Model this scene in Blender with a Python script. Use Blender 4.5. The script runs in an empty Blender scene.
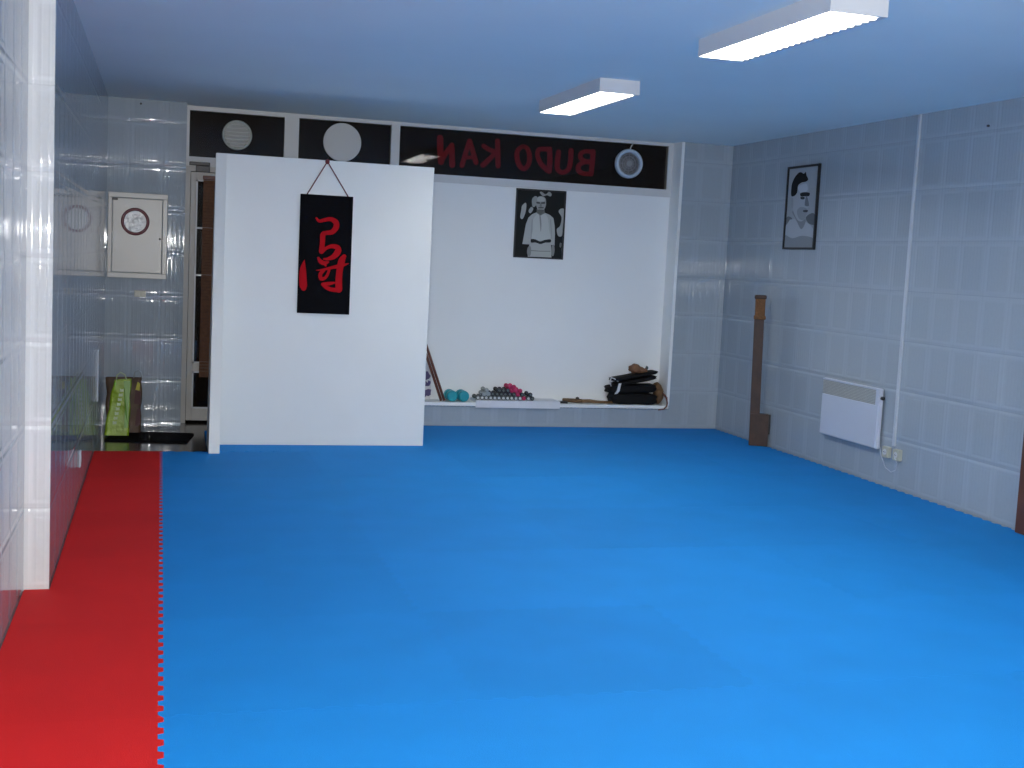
import bpy, bmesh, math, random
from mathutils import Vector, Matrix
random.seed(7)
sc = bpy.context.scene
col = sc.collection
PI = math.pi

# ------------------------------------------------------------------ camera
FPX, YAW, PITCH, ROLL, CZ = 1240.333, 0.279006, -0.099695, 0.048896, 1.413974
fwd = Vector((math.sin(YAW)*math.cos(PITCH), math.cos(YAW)*math.cos(PITCH), math.sin(PITCH)))
_rt = Vector((math.cos(YAW), -math.sin(YAW), 0)); _up = _rt.cross(fwd)
rt = _rt*math.cos(ROLL) + _up*math.sin(ROLL)
up = -_rt*math.sin(ROLL) + _up*math.cos(ROLL)
CAM = Vector((0, 0, CZ))
cd = bpy.data.cameras.new('camera'); cam = bpy.data.objects.new('camera', cd); col.objects.link(cam)
cd.sensor_width = 36; cd.sensor_fit = 'HORIZONTAL'; cd.lens = FPX/1024*36; cd.clip_start = 0.02
M = Matrix((rt, up, -fwd)).transposed().to_4x4(); M.translation = CAM
cam.matrix_world = M
sc.camera = cam

def on_y(u, v, Y):
    """where the sight line through a photo pixel meets the vertical plane y = Y"""
    d = fwd + rt*((u-512)/FPX) + up*((384-v)/FPX)
    return CAM + d*((Y-CAM.y)/d.y)
def on_x(u, v, X):
    d = fwd + rt*((u-512)/FPX) + up*((384-v)/FPX)
    return CAM + d*((X-CAM.x)/d.x)

# ------------------------------------------------------------------ room sizes
XR, XL, XN = 4.806, -0.41, -0.507      # right wall, far left wall, near left wall
YB, YJ, YW = 10.10, 5.215, 10.30       # back wall, jog of the left wall, shop window plane
H = 2.5
FZ = -0.025                            # bare floor below the mats

# ------------------------------------------------------------------ materials
def lin(c):
    return tuple(((x/255+0.055)/1.055)**2.4 if x > 10 else x/255/12.92 for x in c)
def principled(name, color, rough=0.5, spec=0.5, metal=0.0, coat=0.0, noise=0.0, nscale=30, bump=0.0, bscale=200, emit=None, estr=0):
    m = bpy.data.materials.new(name); m.use_nodes = True
    nt = m.node_tree; b = nt.nodes['Principled BSDF']
    b.inputs['Base Color'].default_value = (*color, 1)
    b.inputs['Roughness'].default_value = rough
    b.inputs['Specular IOR Level'].default_value = spec
    b.inputs['Metallic'].default_value = metal
    b.inputs['Coat Weight'].default_value = coat
    geo = nt.nodes.new('ShaderNodeNewGeometry')
    if noise:
        n = nt.nodes.new('ShaderNodeTexNoise'); n.inputs['Scale'].default_value = nscale; n.inputs['Detail'].default_value = 4
        nt.links.new(geo.outputs['Position'], n.inputs['Vector'])
        mr = nt.nodes.new('ShaderNodeMapRange')
        mr.inputs[1].default_value = .25; mr.inputs[2].default_value = .75
        mr.inputs[3].default_value = 1-noise; mr.inputs[4].default_value = 1+noise
        nt.links.new(n.outputs['Fac'], mr.inputs[0])
        mx = nt.nodes.new('ShaderNodeVectorMath'); mx.operation = 'SCALE'
        mx.inputs[0].default_value = color
        nt.links.new(mr.outputs[0], mx.inputs['Scale']); nt.links.new(mx.outputs[0], b.inputs['Base Color'])
    if bump:
        n2 = nt.nodes.new('ShaderNodeTexNoise'); n2.inputs['Scale'].default_value = bscale; n2.inputs['Detail'].default_value = 3
        nt.links.new(geo.outputs['Position'], n2.inputs['Vector'])
        bp = nt.nodes.new('ShaderNodeBump'); bp.inputs['Distance'].default_value = bump; bp.inputs['Strength'].default_value = 1
        nt.links.new(n2.outputs['Fac'], bp.inputs['Height']); nt.links.new(bp.outputs[0], b.inputs['Normal'])
    if emit:
        b.inputs['Emission Color'].default_value = (*emit, 1); b.inputs['Emission Strength'].default_value = estr
    return m

class NX:
    """tiny math expression builder on a node tree"""
    def __init__(s, nt): s.nt = nt
    def op(s, o, *a):
        n = s.nt.nodes.new('ShaderNodeMath'); n.operation = o
        for i, x in enumerate(a):
            if isinstance(x, (int, float)): n.inputs[i].default_value = x
            else: s.nt.links.new(x, n.inputs[i])
        return n.outputs[0]
    def smooth(s, x, a, b):
        n = s.nt.nodes.new('ShaderNodeMapRange'); n.interpolation_type = 'SMOOTHSTEP'
        s.nt.links.new(x, n.inputs[0]); n.inputs[1].default_value = a; n.inputs[2].default_value = b
        return n.outputs[0]
    def ridge(s, x, c, w):   # 1 at c, 0 beyond c +- w
        return s.op('SUBTRACT', 1.0, s.smooth(s.op('ABSOLUTE', s.op('SUBTRACT', x, c)), 0, w))

def tile_material(name, color, tw=0.25, th=0.3333, u0=0.0, rough=0.07, depth=1.0):
    m = bpy.data.materials.new(name); m.use_nodes = True
    nt = m.node_tree; b = nt.nodes['Principled BSDF']; x = NX(nt)
    g = nt.nodes.new('ShaderNodeNewGeometry')
    sp = nt.nodes.new('ShaderNodeSeparateXYZ'); nt.links.new(g.outputs['Position'], sp.inputs[0])
    sn = nt.nodes.new('ShaderNodeSeparateXYZ'); nt.links.new(g.outputs['True Normal'], sn.inputs[0])
    facing_x = x.op('GREATER_THAN', x.op('ABSOLUTE', sn.outputs[0]), 0.5)
    u = x.op('ADD', x.op('MULTIPLY', facing_x, sp.outputs[1]), x.op('MULTIPLY', x.op('SUBTRACT', 1.0, facing_x), sp.outputs[0]))
    u = x.op('ADD', u, 100.0-u0); v = x.op('ADD', sp.outputs[2], 100*th)
    cu = x.op('FLOOR', x.op('DIVIDE', u, tw)); cv = x.op('FLOOR', x.op('DIVIDE', v, th))
    du = x.op('SUBTRACT', tw/2, x.op('ABSOLUTE', x.op('SUBTRACT', x.op('MODULO', u, tw), tw/2)))
    dv = x.op('SUBTRACT', th/2, x.op('ABSOLUTE', x.op('SUBTRACT', x.op('MODULO', v, th), th/2)))
    # relief: rounded tile edges, fine upright reeding, a faint border
    edge_v = x.smooth(dv, 0, .020); edge_u = x.smooth(du, 0, .010)
    dmin = x.op('MINIMUM', du, dv)
    groove = x.ridge(dmin, .034, .012)
    inner = x.smooth(dmin, .024, .040)
    reed = x.ridge(x.op('MODULO', u, tw/8), tw/16, .0075)
    h = x.op('MULTIPLY', edge_v, .0028)
    h = x.op('ADD', h, x.op('MULTIPLY', edge_u, .0008))
    h = x.op('SUBTRACT', h, x.op('MULTIPLY', groove, .0005))
    h = x.op('ADD', h, x.op('MULTIPLY', reed, .00050))
    no = nt.nodes.new('ShaderNodeTexNoise'); no.inputs['Scale'].default_value = 6; no.inputs['Detail'].default_value = 1
    nt.links.new(g.outputs['Position'], no.inputs['Vector'])
    h = x.op('ADD', h, x.op('MULTIPLY', no.outputs['Fac'], .0003))
    no2 = nt.nodes.new('ShaderNodeTexNoise'); no2.inputs['Scale'].default_value = 45; no2.inputs['Detail'].default_value = 3
    nt.links.new(g.outputs['Position'], no2.inputs['Vector'])
    bp = nt.nodes.new('ShaderNodeBump'); bp.inputs['Strength'].default_value = 1; bp.inputs['Distance'].default_value = depth
    nt.links.new(h, bp.inputs['Height']); nt.links.new(bp.outputs[0], b.inputs['Normal'])
    # colour: border paler, panel very faintly mottled, joint darker, each tile a touch different
    wn = nt.nodes.new('ShaderNodeTexWhiteNoise'); wn.noise_dimensions = '2D'
    cb = nt.nodes.new('ShaderNodeCombineXYZ'); nt.links.new(cu, cb.inputs[0]); nt.links.new(cv, cb.inputs[1])
    nt.links.new(cb.outputs[0], wn.inputs['Vector'])
    k = x.op('ADD', .95, x.op('MULTIPLY', wn.outputs['Value'], .04))
    k = x.op('SUBTRACT', k, x.op('MULTIPLY', inner, .035))
    k = x.op('SUBTRACT', k, x.op('MULTIPLY', x.op('MULTIPLY', inner, no2.outputs['Fac']), .06))
    k = x.op('MULTIPLY', k, x.op('ADD', .86, x.op('MULTIPLY', x.smooth(dv, 0, .005), .14)))
    k = x.op('MULTIPLY', k, x.op('ADD', .96, x.op('MULTIPLY', x.smooth(du, 0, .004), .04)))
    vm = nt.nodes.new('ShaderNodeVectorMath'); vm.operation = 'SCALE'; vm.inputs[0].default_value = color
    nt.links.new(k, vm.inputs['Scale']); nt.links.new(vm.outputs[0], b.inputs['Base Color'])
    b.inputs['Roughness'].default_value = rough; b.inputs['Specular IOR Level'].default_value = .55
    return m

def glass_material(name, tint=(.8, .78, .75)):
    m = bpy.data.materials.new(name); m.use_nodes = True
    nt = m.node_tree; nt.nodes.clear()
    out = nt.nodes.new('ShaderNodeOutputMaterial'); mix = nt.nodes.new('ShaderNodeMixShader')
    tr = nt.nodes.new('ShaderNodeBsdfTransparent'); gl = nt.nodes.new('ShaderNodeBsdfGlossy'); fr = nt.nodes.new('ShaderNodeFresnel')
    tr.inputs[0].default_value = (*tint, 1); gl.inputs['Roughness'].default_value = .004; fr.inputs[0].default_value = 1.32
    nt.links.new(fr.outputs[0], mix.inputs[0]); nt.links.new(tr.outputs[0], mix.inputs[1]); nt.links.new(gl.outputs[0], mix.inputs[2])
    nt.links.new(mix.outputs[0], out.inputs[0])
    return m

def mat_foam(name, color):
    """woven-looking foam: faint fine grain and tone patches"""
    return principled(name, color, rough=.75, spec=.2, noise=.05, nscale=3.0, bump=.0015, bscale=260)

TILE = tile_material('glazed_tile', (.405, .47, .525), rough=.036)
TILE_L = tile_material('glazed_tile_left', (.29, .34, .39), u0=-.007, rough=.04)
TILE_LIT = tile_material('glazed_tile_flash_lit', (.68, .70, .71), u0=-.007, rough=.045)  # same tile as the left wall, flash brightness put into a paler colour
CEIL = principled('ceiling_paint', (.88, .94, .93), rough=.75, spec=.2, noise=.02, nscale=1.2)
WHITE = principled('white_board_paint', (.87, .90, .90), rough=.5, noise=.015, nscale=2)
PANEL = principled('partition_paint', (.77, .795, .78), rough=.42, noise=.015, nscale=2.5, bump=.004, bscale=4)
FRAME = principled('window_frame_paint', (.66, .67, .67), rough=.4)
CREAM = principled('cream_paint', (.52, .50, .45), rough=.4)
CUPB = principled('cupboard_paint', (.50, .49, .45), rough=.3)
BLUE = [mat_foam('blue_foam_%d' % i, c) for i, c in enumerate([(.0080, .238, .66), (.0084, .245, .68), (.0076, .230, .64)])]
RED = [mat_foam('red_foam_%d' % i, c) for i, c in enumerate([(.62, .012, .013), (.64, .013, .014)])]
DARKFLOOR = principled('dark_floor_tile', (.050, .042, .036), rough=.16, noise=.3, nscale=6)
BLACK = principled('black_fabric', (.0045, .0045, .006), rough=.85, spec=.08, bump=.002, bscale=120)
BLACKVINYL = principled('black_vinyl', (.007, .007, .008), rough=.75, spec=.2, bump=.003, bscale=25)
BLACKPL = principled('black_plastic', (.012, .012, .013), rough=.4)
REDPAINT = principled('red_brush_paint', (.44, .006, .012), rough=.8, spec=.1)
REDLET = principled('red_window_paint', (.38, .004, .011), rough=.7)
CORD = principled('red_brown_cord', (.16, .03, .035), rough=.8)
GLASS = glass_material('window_glass')
NIGHT = principled('dark_outside', (.030, .020, .014), rough=.8, spec=.1)
LUMHOUSE = principled('luminaire_enamel', (.72, .72, .73), rough=.35)
LOUV = principled('louvre_metal', (.75, .76, .78), rough=.25, metal=.6)
EMIT = principled('lit_tube', (1, 1, 1), emit=(1.0, .97, .90), estr=34)
HEATER = principled('heater_enamel', (.58, .63, .72), rough=.35)
GRILLE = principled('heater_grille', (.36, .37, .36), rough=.5)
TRUNK = principled('white_plastic', (.52, .57, .62), rough=.4)
SOCK = principled('ivory_plastic', (.50, .50, .40), rough=.35)
WOOD = principled('dark_wood', (.050, .022, .013), rough=.55, noise=.35, nscale=14)
WOOD2 = principled('red_brown_wood', (.15, .045, .028), rough=.45, noise=.3, nscale=18)
WOODT = principled('tan_wood', (.21, .12, .055), rough=.6, noise=.25, nscale=25)
BROWNDOOR = principled('brown_door_wood', (.11, .040, .020), rough=.45, noise=.3, nscale=9)
BAMBOO = principled('brown_blind', (.13, .050, .018), rough=.7, noise=.3, nscale=30)
STRAW = principled('straw_wrap', (.20, .09, .032), rough=.8, noise=.3, nscale=60, bump=.006, bscale=80)
TURQ = principled('turquoise_vinyl', (.012, .33, .40), rough=.4)
PINK = principled('pink_vinyl', (.52, .02, .11), rough=.4)
GREYV = principled('grey_vinyl', (.34, .37, .37), rough=.4)
GREYD = principled('dark_grey_vinyl', (.10, .12, .12), rough=.45)
CAPW = principled('pale_cap_vinyl', (.62, .65, .66), rough=.5)
NAVY = principled('navy_vinyl', (.012, .012, .035), rough=.4)
BLKV = principled('black_dumbbell_vinyl', (.008, .008, .012), rough=.4)
LEATHER = principled('brown_leather', (.20, .095, .045), rough=.6, noise=.3, nscale=30, bump=.008, bscale=40)
TANCLOTH = principled('tan_cloth', (.16, .09, .042), rough=.8, noise=.3, nscale=25, bump=.008, bscale=40)
WHITECLOTH = principled('white_cloth', (.72, .72, .73), rough=.8)
SHEET = principled('white_sheet', (.74, .76, .80), rough=.6)
GREENBAG = principled('green_bag', (.24, .37, .010), rough=.4, noise=.12, nscale=9, bump=.01, bscale=16)
GREENDK = principled('green_bag_shade', (.12, .30, .012), rough=.4)
BAGINK = principled('pale_bag_print', (.50, .60, .34), rough=.5)
BROWNBAG = principled('brown_bag', (.10, .060, .036), rough=.6, noise=.4, nscale=12, bump=.01, bscale=14)
MAROON = principled('maroon_print', (.07, .018, .022), rough=.6)
YELLOWP = principled('yellow_print', (.50, .45, .05), rough=.6)
DISC = principled('white_disc', (.62, .63, .63), rough=.5)
VENTW = principled('vent_plastic', (.50, .53, .50), rough=.5)
FANIN = principled('fan_grille_grey', (.17, .17, .18), rough=.5, noise=.2, nscale=60)
FANHUB = principled('fan_hub_grey', (.30, .30, .31), rough=.5)
FANRIM = principled('fan_rim_white', (.55, .64, .74), rough=.4)
REDRIM = principled('dark_red_rim', (.16, .02, .03), rough=.3)
DIAL = principled('dial_face', (.66, .68, .68), rough=.12, bump=.006, bscale=30)
METALDK = principled('dark_metal', (.045, .04, .038), rough=.4)
PURPLE = principled('purple_print', (.10, .08, .20), rough=.6)
def grey(v, tint=(1, 1.03, .97)):
    return principled('print_grey_%03d' % int(v*1000), tuple(v*t for t in tint), rough=.7, spec=.1)
_greys = {}
def G(v):
    v = round(v, 3)
    if v not in _greys: _greys[v] = grey(v)
    return _greys[v]

def G2(v): 
    v = round(v, 3)
    if ('c', v) not in _greys: _greys[('c', v)] = grey(v, (.92, 1.0, 1.08))
    return _greys[('c', v)]

# ------------------------------------------------------------------ mesh builder
class MB:
    def __init__(s): s.bm = bmesh.new(); s.mats = []
    def mi(s, m):
        if m is None: return 0
        if m not in s.mats: s.mats.append(m)
        return s.mats.index(m)
    def add(s, bm2, m=None, smooth=False):
        k = s.mi(m); me = bpy.data.meshes.new('t'); 
        for f in bm2.faces: f.material_index = k; f.smooth = smooth
        bm2.to_mesh(me); bm2.free(); s.bm.from_mesh(me); bpy.data.meshes.remove(me)
        return s
    def box(s, x0, x1, y0, y1, z0, z1, m=None, bev=0, seg=2, mat=None):
        b = bmesh.new(); bmesh.ops.create_cube(b, size=1)
        bmesh.ops.scale(b, vec=(abs(x1-x0), abs(y1-y0), abs(z1-z0)), verts=b.verts)
        if bev: bmesh.ops.bevel(b, geom=list(b.edges), offset=bev, segments=seg, affect='EDGES', profile=.5)
        bmesh.ops.translate(b, vec=((x0+x1)/2, (y0+y1)/2, (z0+z1)/2), verts=b.verts)
        if mat is not None: bmesh.ops.transform(b, matrix=mat, verts=b.verts)
        return s.add(b, m, smooth=False)
    def cyl(s, c, axis, r, l, m=None, seg=24, bev=0, r2=None, smooth=True):
        b = bmesh.new(); bmesh.ops.create_cone(b, cap_ends=True, segments=seg, radius1=r, radius2=r if r2 is None else r2, depth=l)
        if bev:
            ed = [e for e in b.edges if any(len(f.verts) > 4 for f in e.link_faces)]
            bmesh.ops.bevel(b, geom=ed, offset=bev, segments=3, affect='EDGES', profile=.5)
        q = Vector((0, 0, 1)).rotation_difference(Vector(axis)).to_matrix().to_4x4()
        bmesh.ops.transform(b, matrix=Matrix.Translation(Vector(c)) @ q, verts=b.verts)
        return s.add(b, m, smooth=smooth)
    def ball(s, c, rad, m=None, rot=None, lumps=0, seed=0, sub=3):
        b = bmesh.new(); bmesh.ops.create_icosphere(b, subdivisions=sub, radius=1)
        if lumps:
            rr = random.Random(seed); ph = [rr.uniform(0, 6) for _ in range(6)]
            for v in b.verts:
                k = 1+lumps*(math.sin(4*v.co.x+ph[0])*math.sin(5*v.co.y+ph[1])+.6*math.sin(9*v.co.z+ph[2]+3*v.co.x)+.4*math.sin(13*v.co.y+ph[3]+5*v.co.z))
                v.co *= k
        bmesh.ops.scale(b, vec=rad if not isinstance(rad, (int, float)) else (rad,)*3, verts=b.verts)
        if rot is not None: bmesh.ops.transform(b, matrix=rot, verts=b.verts)
        bmesh.ops.translate(b, vec=c, verts=b.verts)
        return s.add(b, m, smooth=True)
    def tube(s, pts, r, m=None, seg=8, flat=1.0):
        pts = [Vector(p) for p in pts]; b = bmesh.new(); rings = []
        for i, p in enumerate(pts):
            t = (pts[min(i+1, len(pts)-1)]-pts[max(i-1, 0)]).normalized()
            a = t.cross(Vector((0, 0, 1)))
            if a.length < 1e-3: a = Vector((1, 0, 0))
            a.normalize(); c = t.cross(a)
            rad = r[i] if isinstance(r, (list, tuple)) else r
            rings.append([b.verts.new(p+a*(rad*math.cos(2*PI*k/seg))+c*(rad*flat*math.sin(2*PI*k/seg))) for k in range(seg)])
        for A, B in zip(rings, rings[1:]):
            for k in range(seg): b.faces.new((A[k], A[(k+1) % seg], B[(k+1) % seg], B[k]))
        b.faces.new(rings[0][::-1]); b.faces.new(rings[-1])
        bmesh.ops.recalc_face_normals(b, faces=b.faces)
        return s.add(b, m, smooth=True)
    def ring(s, c, axis, R, r, m=None, seg=40, n=10, depth=None):
        """a torus-like rim, r wide and `depth` deep along the axis"""
        b = bmesh.new(); depth = depth or r; rows = []
        for i in range(seg):
            a = 2*PI*i/seg
            rows.append([b.verts.new(((R+r*math.cos(2*PI*k/n))*math.cos(a), (R+r*math.cos(2*PI*k/n))*math.sin(a), depth*math.sin(2*PI*k/n))) for k in range(n)])
        for i in range(seg):
            A, B = rows[i], rows[(i+1) % seg]
            for k in range(n): b.faces.new((A[k], B[k], B[(k+1) % n], A[(k+1) % n]))
        q = Vector((0, 0, 1)).rotation_difference(Vector(axis)).to_matrix().to_4x4()
        bmesh.ops.transform(b, matrix=Matrix.Translation(Vector(c)) @ q, verts=b.verts)
        bmesh.ops.recalc_face_normals(b, faces=b.faces)
        return s.add(b, m, smooth=True)
    def prism(s, poly, vec, m=None):
        """planar polygon pushed along vec"""
        b = bmesh.new(); vec = Vector(vec)
        A = [b.verts.new(Vector(p)) for p in poly]; B = [b.verts.new(Vector(p)+vec) for p in poly]
        n = len(poly)
        b.faces.new(A); b.faces.new(B[::-1])
        for i in range(n): b.faces.new((A[i], B[i], B[(i+1) % n], A[(i+1) % n]))
        bmesh.ops.recalc_face_normals(b, faces=b.faces)
        return s.add(b, m)
    def poly(s, pts, m=None):
        b = bmesh.new(); b.faces.new([b.verts.new(Vector(p)) for p in pts]); return s.add(b, m)
    def build(s, name, m=None, parent=None, origin=None):
        me = bpy.data.meshes.new(name)
        o = bpy.data.objects.new(name, me); col.objects.link(o)
        off = Vector((0, 0, 0))
        if parent is not None:
            o.parent = parent; q = parent
            while q is not None: off += Vector(q.location); q = q.parent
        elif origin is not None:
            off = Vector(origin); o.location = off
        if off.length: bmesh.ops.translate(s.bm, vec=-off, verts=s.bm.verts)
        s.bm.to_mesh(me); s.bm.free()
        if s.mats:
            for q in s.mats: me.materials.append(q)
        elif m: me.materials.append(m)
        return o

def tag(o, label, cat, group=None):
    o['label'] = label; o['category'] = cat
    if group: o['group'] = group
    return o
def struct(o): o['kind'] = 'structure'; return o
def thing(name, label, cat, loc, group=None):
    o = bpy.data.objects.new(name, None); col.objects.link(o); o.location = loc
    o.empty_display_size = .1
    return tag(o, label, cat, group)

_layer = [0]
def brush(mb, pts, m, toP, normal, z=0.0, res=5):
    """a brush stroke: (u, v, width) points smoothed and laid as a ribbon on a surface by toP(u, v)"""
    P = []
    n = len(pts)
    for i in range(n-1):
        p0 = pts[max(i-1, 0)]; p1 = pts[i]; p2 = pts[i+1]; p3 = pts[min(i+2, n-1)]
        for k in range(res):
            t = k/res
            P.append(tuple(.5*((2*p1[j])+(-p0[j]+p2[j])*t+(2*p0[j]-5*p1[j]+4*p2[j]-p3[j])*t*t+(-p0[j]+3*p1[j]-3*p2[j]+p3[j])*t**3) for j in range(3)))
    P.append(pts[-1])
    L, R = [], []
    for i, (u, v, w) in enumerate(P):
        a, b = P[max(i-1, 0)], P[min(i+1, len(P)-1)]
        dx, dy = b[0]-a[0], b[1]-a[1]; l = math.hypot(dx, dy) or 1
        nx, ny = -dy/l*w/2, dx/l*w/2
        L.append((u+nx, v+ny)); R.append((u-nx, v-ny))
    _layer[0] += 1; z = z+.00012*(_layer[0] % 20)
    b = bmesh.new(); off = Vector(normal)*z
    vl = [b.verts.new(toP(*q)+off) for q in L]; vr = [b.verts.new(toP(*q)+off) for q in R]
    for i in range(len(P)-1):
        b.faces.new((vl[i], vl[i+1], vr[i+1], vr[i]))
    for idx in (0, len(P)-1):      # round ends
        u, v, w = P[idx]
        b.faces.new([b.verts.new(toP(u+w/2*math.cos(2*PI*k/10), v+w/2*math.sin(2*PI*k/10))+off*1.05) for k in range(10)])
    mb.add(b, m)

# ------------------------------------------------------------------ the setting
struct(MB().box(-.8, 5.1, -2.2, 10.6, FZ-.1, FZ, DARKFLOOR).build('floor'))
struct(MB().box(-.8, 5.1, -2.2, 10.6, H, H+.1, CEIL).build('ceiling'))
mb = MB(); mb.box(XR, XR+.15, -2.2, 10.6, FZ, H, TILE); struct(mb.build('wall_right'))
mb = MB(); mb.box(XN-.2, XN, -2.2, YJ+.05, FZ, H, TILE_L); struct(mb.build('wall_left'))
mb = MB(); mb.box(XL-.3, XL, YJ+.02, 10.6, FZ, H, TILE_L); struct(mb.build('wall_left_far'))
mb = MB(); mb.box(XN-.01, XL, YJ, YJ+.02, FZ, H, TILE_LIT); struct(mb.build('wall_left_jog'))
mb = MB(); mb.box(-.8, 5.1, -2.3, -2.15, FZ, H, WHITE); struct(mb.build('wall_rear'))
mb = MB()
mb.box(XL, .172, YB, YB+.3, FZ, H, TILE)                     # tiled pier left of the door
mb.box(4.345, XR, YB, YB+.3, FZ, H, TILE)                    # tiled pier right of the alcove
mb.box(1.86, 4.345, YB, YB+.3, FZ, .165, TILE)               # low tiled wall below the shelf
struct(mb.build('wall_back'))
mb = MB(); mb.box(4.318, 4.3448, YB-.004, YW+.02, .2, H, WHITE); struct(mb.build('trim_1'))   # alcove reveal
mb = MB(); mb.box(1.86, 4.318, YW, YW+.05, .165, 2.06, WHITE); struct(mb.build('wall_alcove'))
mb = MB(); mb.box(1.90, 4.335, YB-.018, YW, .170, .20, WHITE, bev=.004); struct(mb.build('trim_2'))   # the alcove shelf
struct(MB().box(.9, 1.86, YW, YW+.05, FZ, 2.06, WHITE).build('wall_beside_door'))
struct(MB().box(.1, 4.4, YW+.22, YW+.24, FZ, H, NIGHT).build('night_backdrop'))  # dark sheet added behind the panes to stand for the night darkness

# transom lights over the door and the alcove
def transom(n, x0, x1, z0, z1, fx0, fx1):
    mb = MB()
    mb.box(fx0, x0, YW-.02, YW+.04, 2.03, H, FRAME); mb.box(x1, fx1, YW-.02, YW+.04, 2.03, H, FRAME)
    mb.box(x0, x1, YW-.02, YW+.04, z1, H, FRAME); mb.box(x0, x1, YW-.02, YW+.04, 2.03, z0, FRAME)
    w = struct(mb.build('window_%d' % n))
    p = MB(); t = math.radians(.45)
    cx = (x0+x1)/2; hw = (x1-x0)/2+.005
    Rm = Matrix.Translation((cx, YW+.01, 0)) @ Matrix.Rotation(-t, 4, 'Z')
    p.box(-hw, hw, -.002, .002, z0-.005, z1+.005, GLASS, mat=Rm)
    p.build('pane', parent=w)
    return w
transom(1, .197, .937, 2.105, 2.466, .172, .995)
transom(2, 1.052, 1.808, 2.10, 2.470, .995, 1.845)
w3 = transom(3, 1.879, 4.274, 2.095, 2.472, 1.845, 4.318)

# the lettering painted on the street side of the long transom, seen from behind
let = MB(); YL = YW+.035
tp = lambda u, v: on_y(u, v, YL)
W = 5.2
for st in (
    [(440, 138, 6.5), (440.3, 150, 6), (441, 162, 6)], [(441, 161, 5.5), (446, 153, 5), (451.5, 146, 5)], [(451.8, 145, 5), (452, 155, 5.5), (452.2, 165, 6)],
    [(469.5, 141, 5), (466, 152, 4.8), (462, 165.5, 5)], [(469.5, 141, 5), (473, 152, 4.8), (476, 162.5, 5)], [(465, 157.5, 3.5), (474.5, 157.3, 3.5)],
    [(497.5, 141, 5), (497.8, 153, 5), (498, 166, 5)], [(496, 152, 4), (489, 149.5, 4.5), (483.5, 146, 4.5)], [(496, 152, 4), (489, 159.5, 5), (483, 165, 5.5)],
    [(523, 146, 4), (517.6, 150.5, 4.6), (517, 158, 4.8), (519.5, 165.5, 5), (524, 169, 4.5), (528.5, 164, 4.8), (529.5, 156.5, 4.8), (527.5, 149, 4.4), (523, 146, 4)],
    [(549.5, 149, 5), (549.8, 160, 5.2), (549, 171, 5.5)], [(549.5, 149.5, 5), (543, 149, 4.5), (538.5, 150, 4.5), (537.5, 156, 4.5), (541, 164, 4.8), (547.5, 170.5, 5)],
    [(558.5, 152, 5), (557.3, 162, 5.2), (557.5, 169, 5), (562.5, 172.6, 4.5), (568.5, 169, 4.8), (570.5, 160, 5), (571, 150.5, 5)],
    [(593, 151.5, 5), (592.3, 162, 5), (591, 174, 5)], [(592.5, 152, 4.5), (585.5, 151.3, 4), (580.5, 154, 4.5), (581, 158.6, 4.5), (585.5, 161, 4), (591, 161.8, 4)],
    [(591, 162.5, 4), (584, 162.5, 4), (578.8, 165.5, 4.8), (578.5, 170.5, 5), (583.5, 173.6, 4.5), (591, 173.8, 4.5)]):
    brush(let, st, REDLET, tp, (0, -1, 0))
lo = let.build('lettering', parent=w3); lo['label'] = 'red hand painted letters BUDO KAN seen in mirror image'

# glazed street door
d = MB()
d.box(.172, .212, YW-.03, YW+.04, FZ, 2.03, CREAM); d.box(.86, .90, YW-.03, YW+.04, FZ, 2.03, CREAM)
d.box(.212, .86, YW-.03, YW+.04, 1.99, 2.03, CREAM)
door = struct(d.build('door_1'))
lf = MB()
lf.box(.215, .258, YW-.015, YW+.03, FZ+.02, 1.985, CREAM, bev=.003); lf.box(.815, .857, YW-.015, YW+.03, FZ+.02, 1.985, CREAM, bev=.003)
lf.box(.258, .815, YW-.015, YW+.03, 1.925, 1.985, CREAM); lf.box(.258, .815, YW-.015, YW+.03, .395, .462, CREAM); lf.box(.258, .815, YW-.015, YW+.03, FZ+.02, .093, CREAM)
leaf = lf.build('door_leaf', parent=door)
for a, b in ((.462, 1.925), (.093, .395)):
    f = MB()
    f.box(.258, .270, YW-.022, YW-.012, a, b, FRAME); f.box(.803, .815, YW-.022, YW-.012, a, b, FRAME)
    f.box(.258, .815, YW-.022, YW-.012, b-.012, b, FRAME); f.box(.258, .815, YW-.022, YW-.012, a, a+.012, FRAME)
    if a > .4:
        for z in (1.17, 1.545): f.box(.27, .803, YW-.02, YW-.005, z-.007, z+.007, FRAME)
    fo = f.build('glazing_bead', parent=leaf)
    MB().box(.262, .811, YW, YW+.004, a, b, GLASS).build('pane', parent=leaf)
dc = MB(); dc.box(.20, .36, YW-.065, YW-.03, 2.035, 2.062, METALDK, bev=.004); dc.box(.25, .36, YW-.07, YW-.03, 1.985, 2.035, METALDK, bev=.004)
dc.build('door_closer', parent=door)
# brown slatted blind hung over the door glass
bl = thing('bamboo_blind', 'brown slatted blind hanging over the glass of the white street door', 'blind', (.57, YW-.04, .34))
sl = MB()
for i in range(64):
    z = .35+i*.025
    sl.box(.312, .80, YW-.034, YW-.026, z, z+.0235, BAMBOO)
sl.build('slats', parent=bl)
MB().box(.307, .805, YW-.038, YW-.024, 1.93, 1.96, WOOD2, bev=.003).build('head_rail', parent=bl)

# brown wooden door at the right edge
d2 = MB(); d2.box(4.738, XR, 5.845, 5.935, 0.001, 2.08, BROWNDOOR, bev=.004); d2.box(4.738, XR, 4.93, 5.02, 0.001, 2.08, BROWNDOOR, bev=.004); d2.box(4.738, XR, 4.93, 5.935, 2.08, 2.16, BROWNDOOR, bev=.004)
door2 = struct(d2.build('door_2'))
MB().box(4.785, XR, 5.02, 5.845, .004, 2.08, BROWNDOOR, bev=.003).build('door_leaf', parent=door2)

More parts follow.
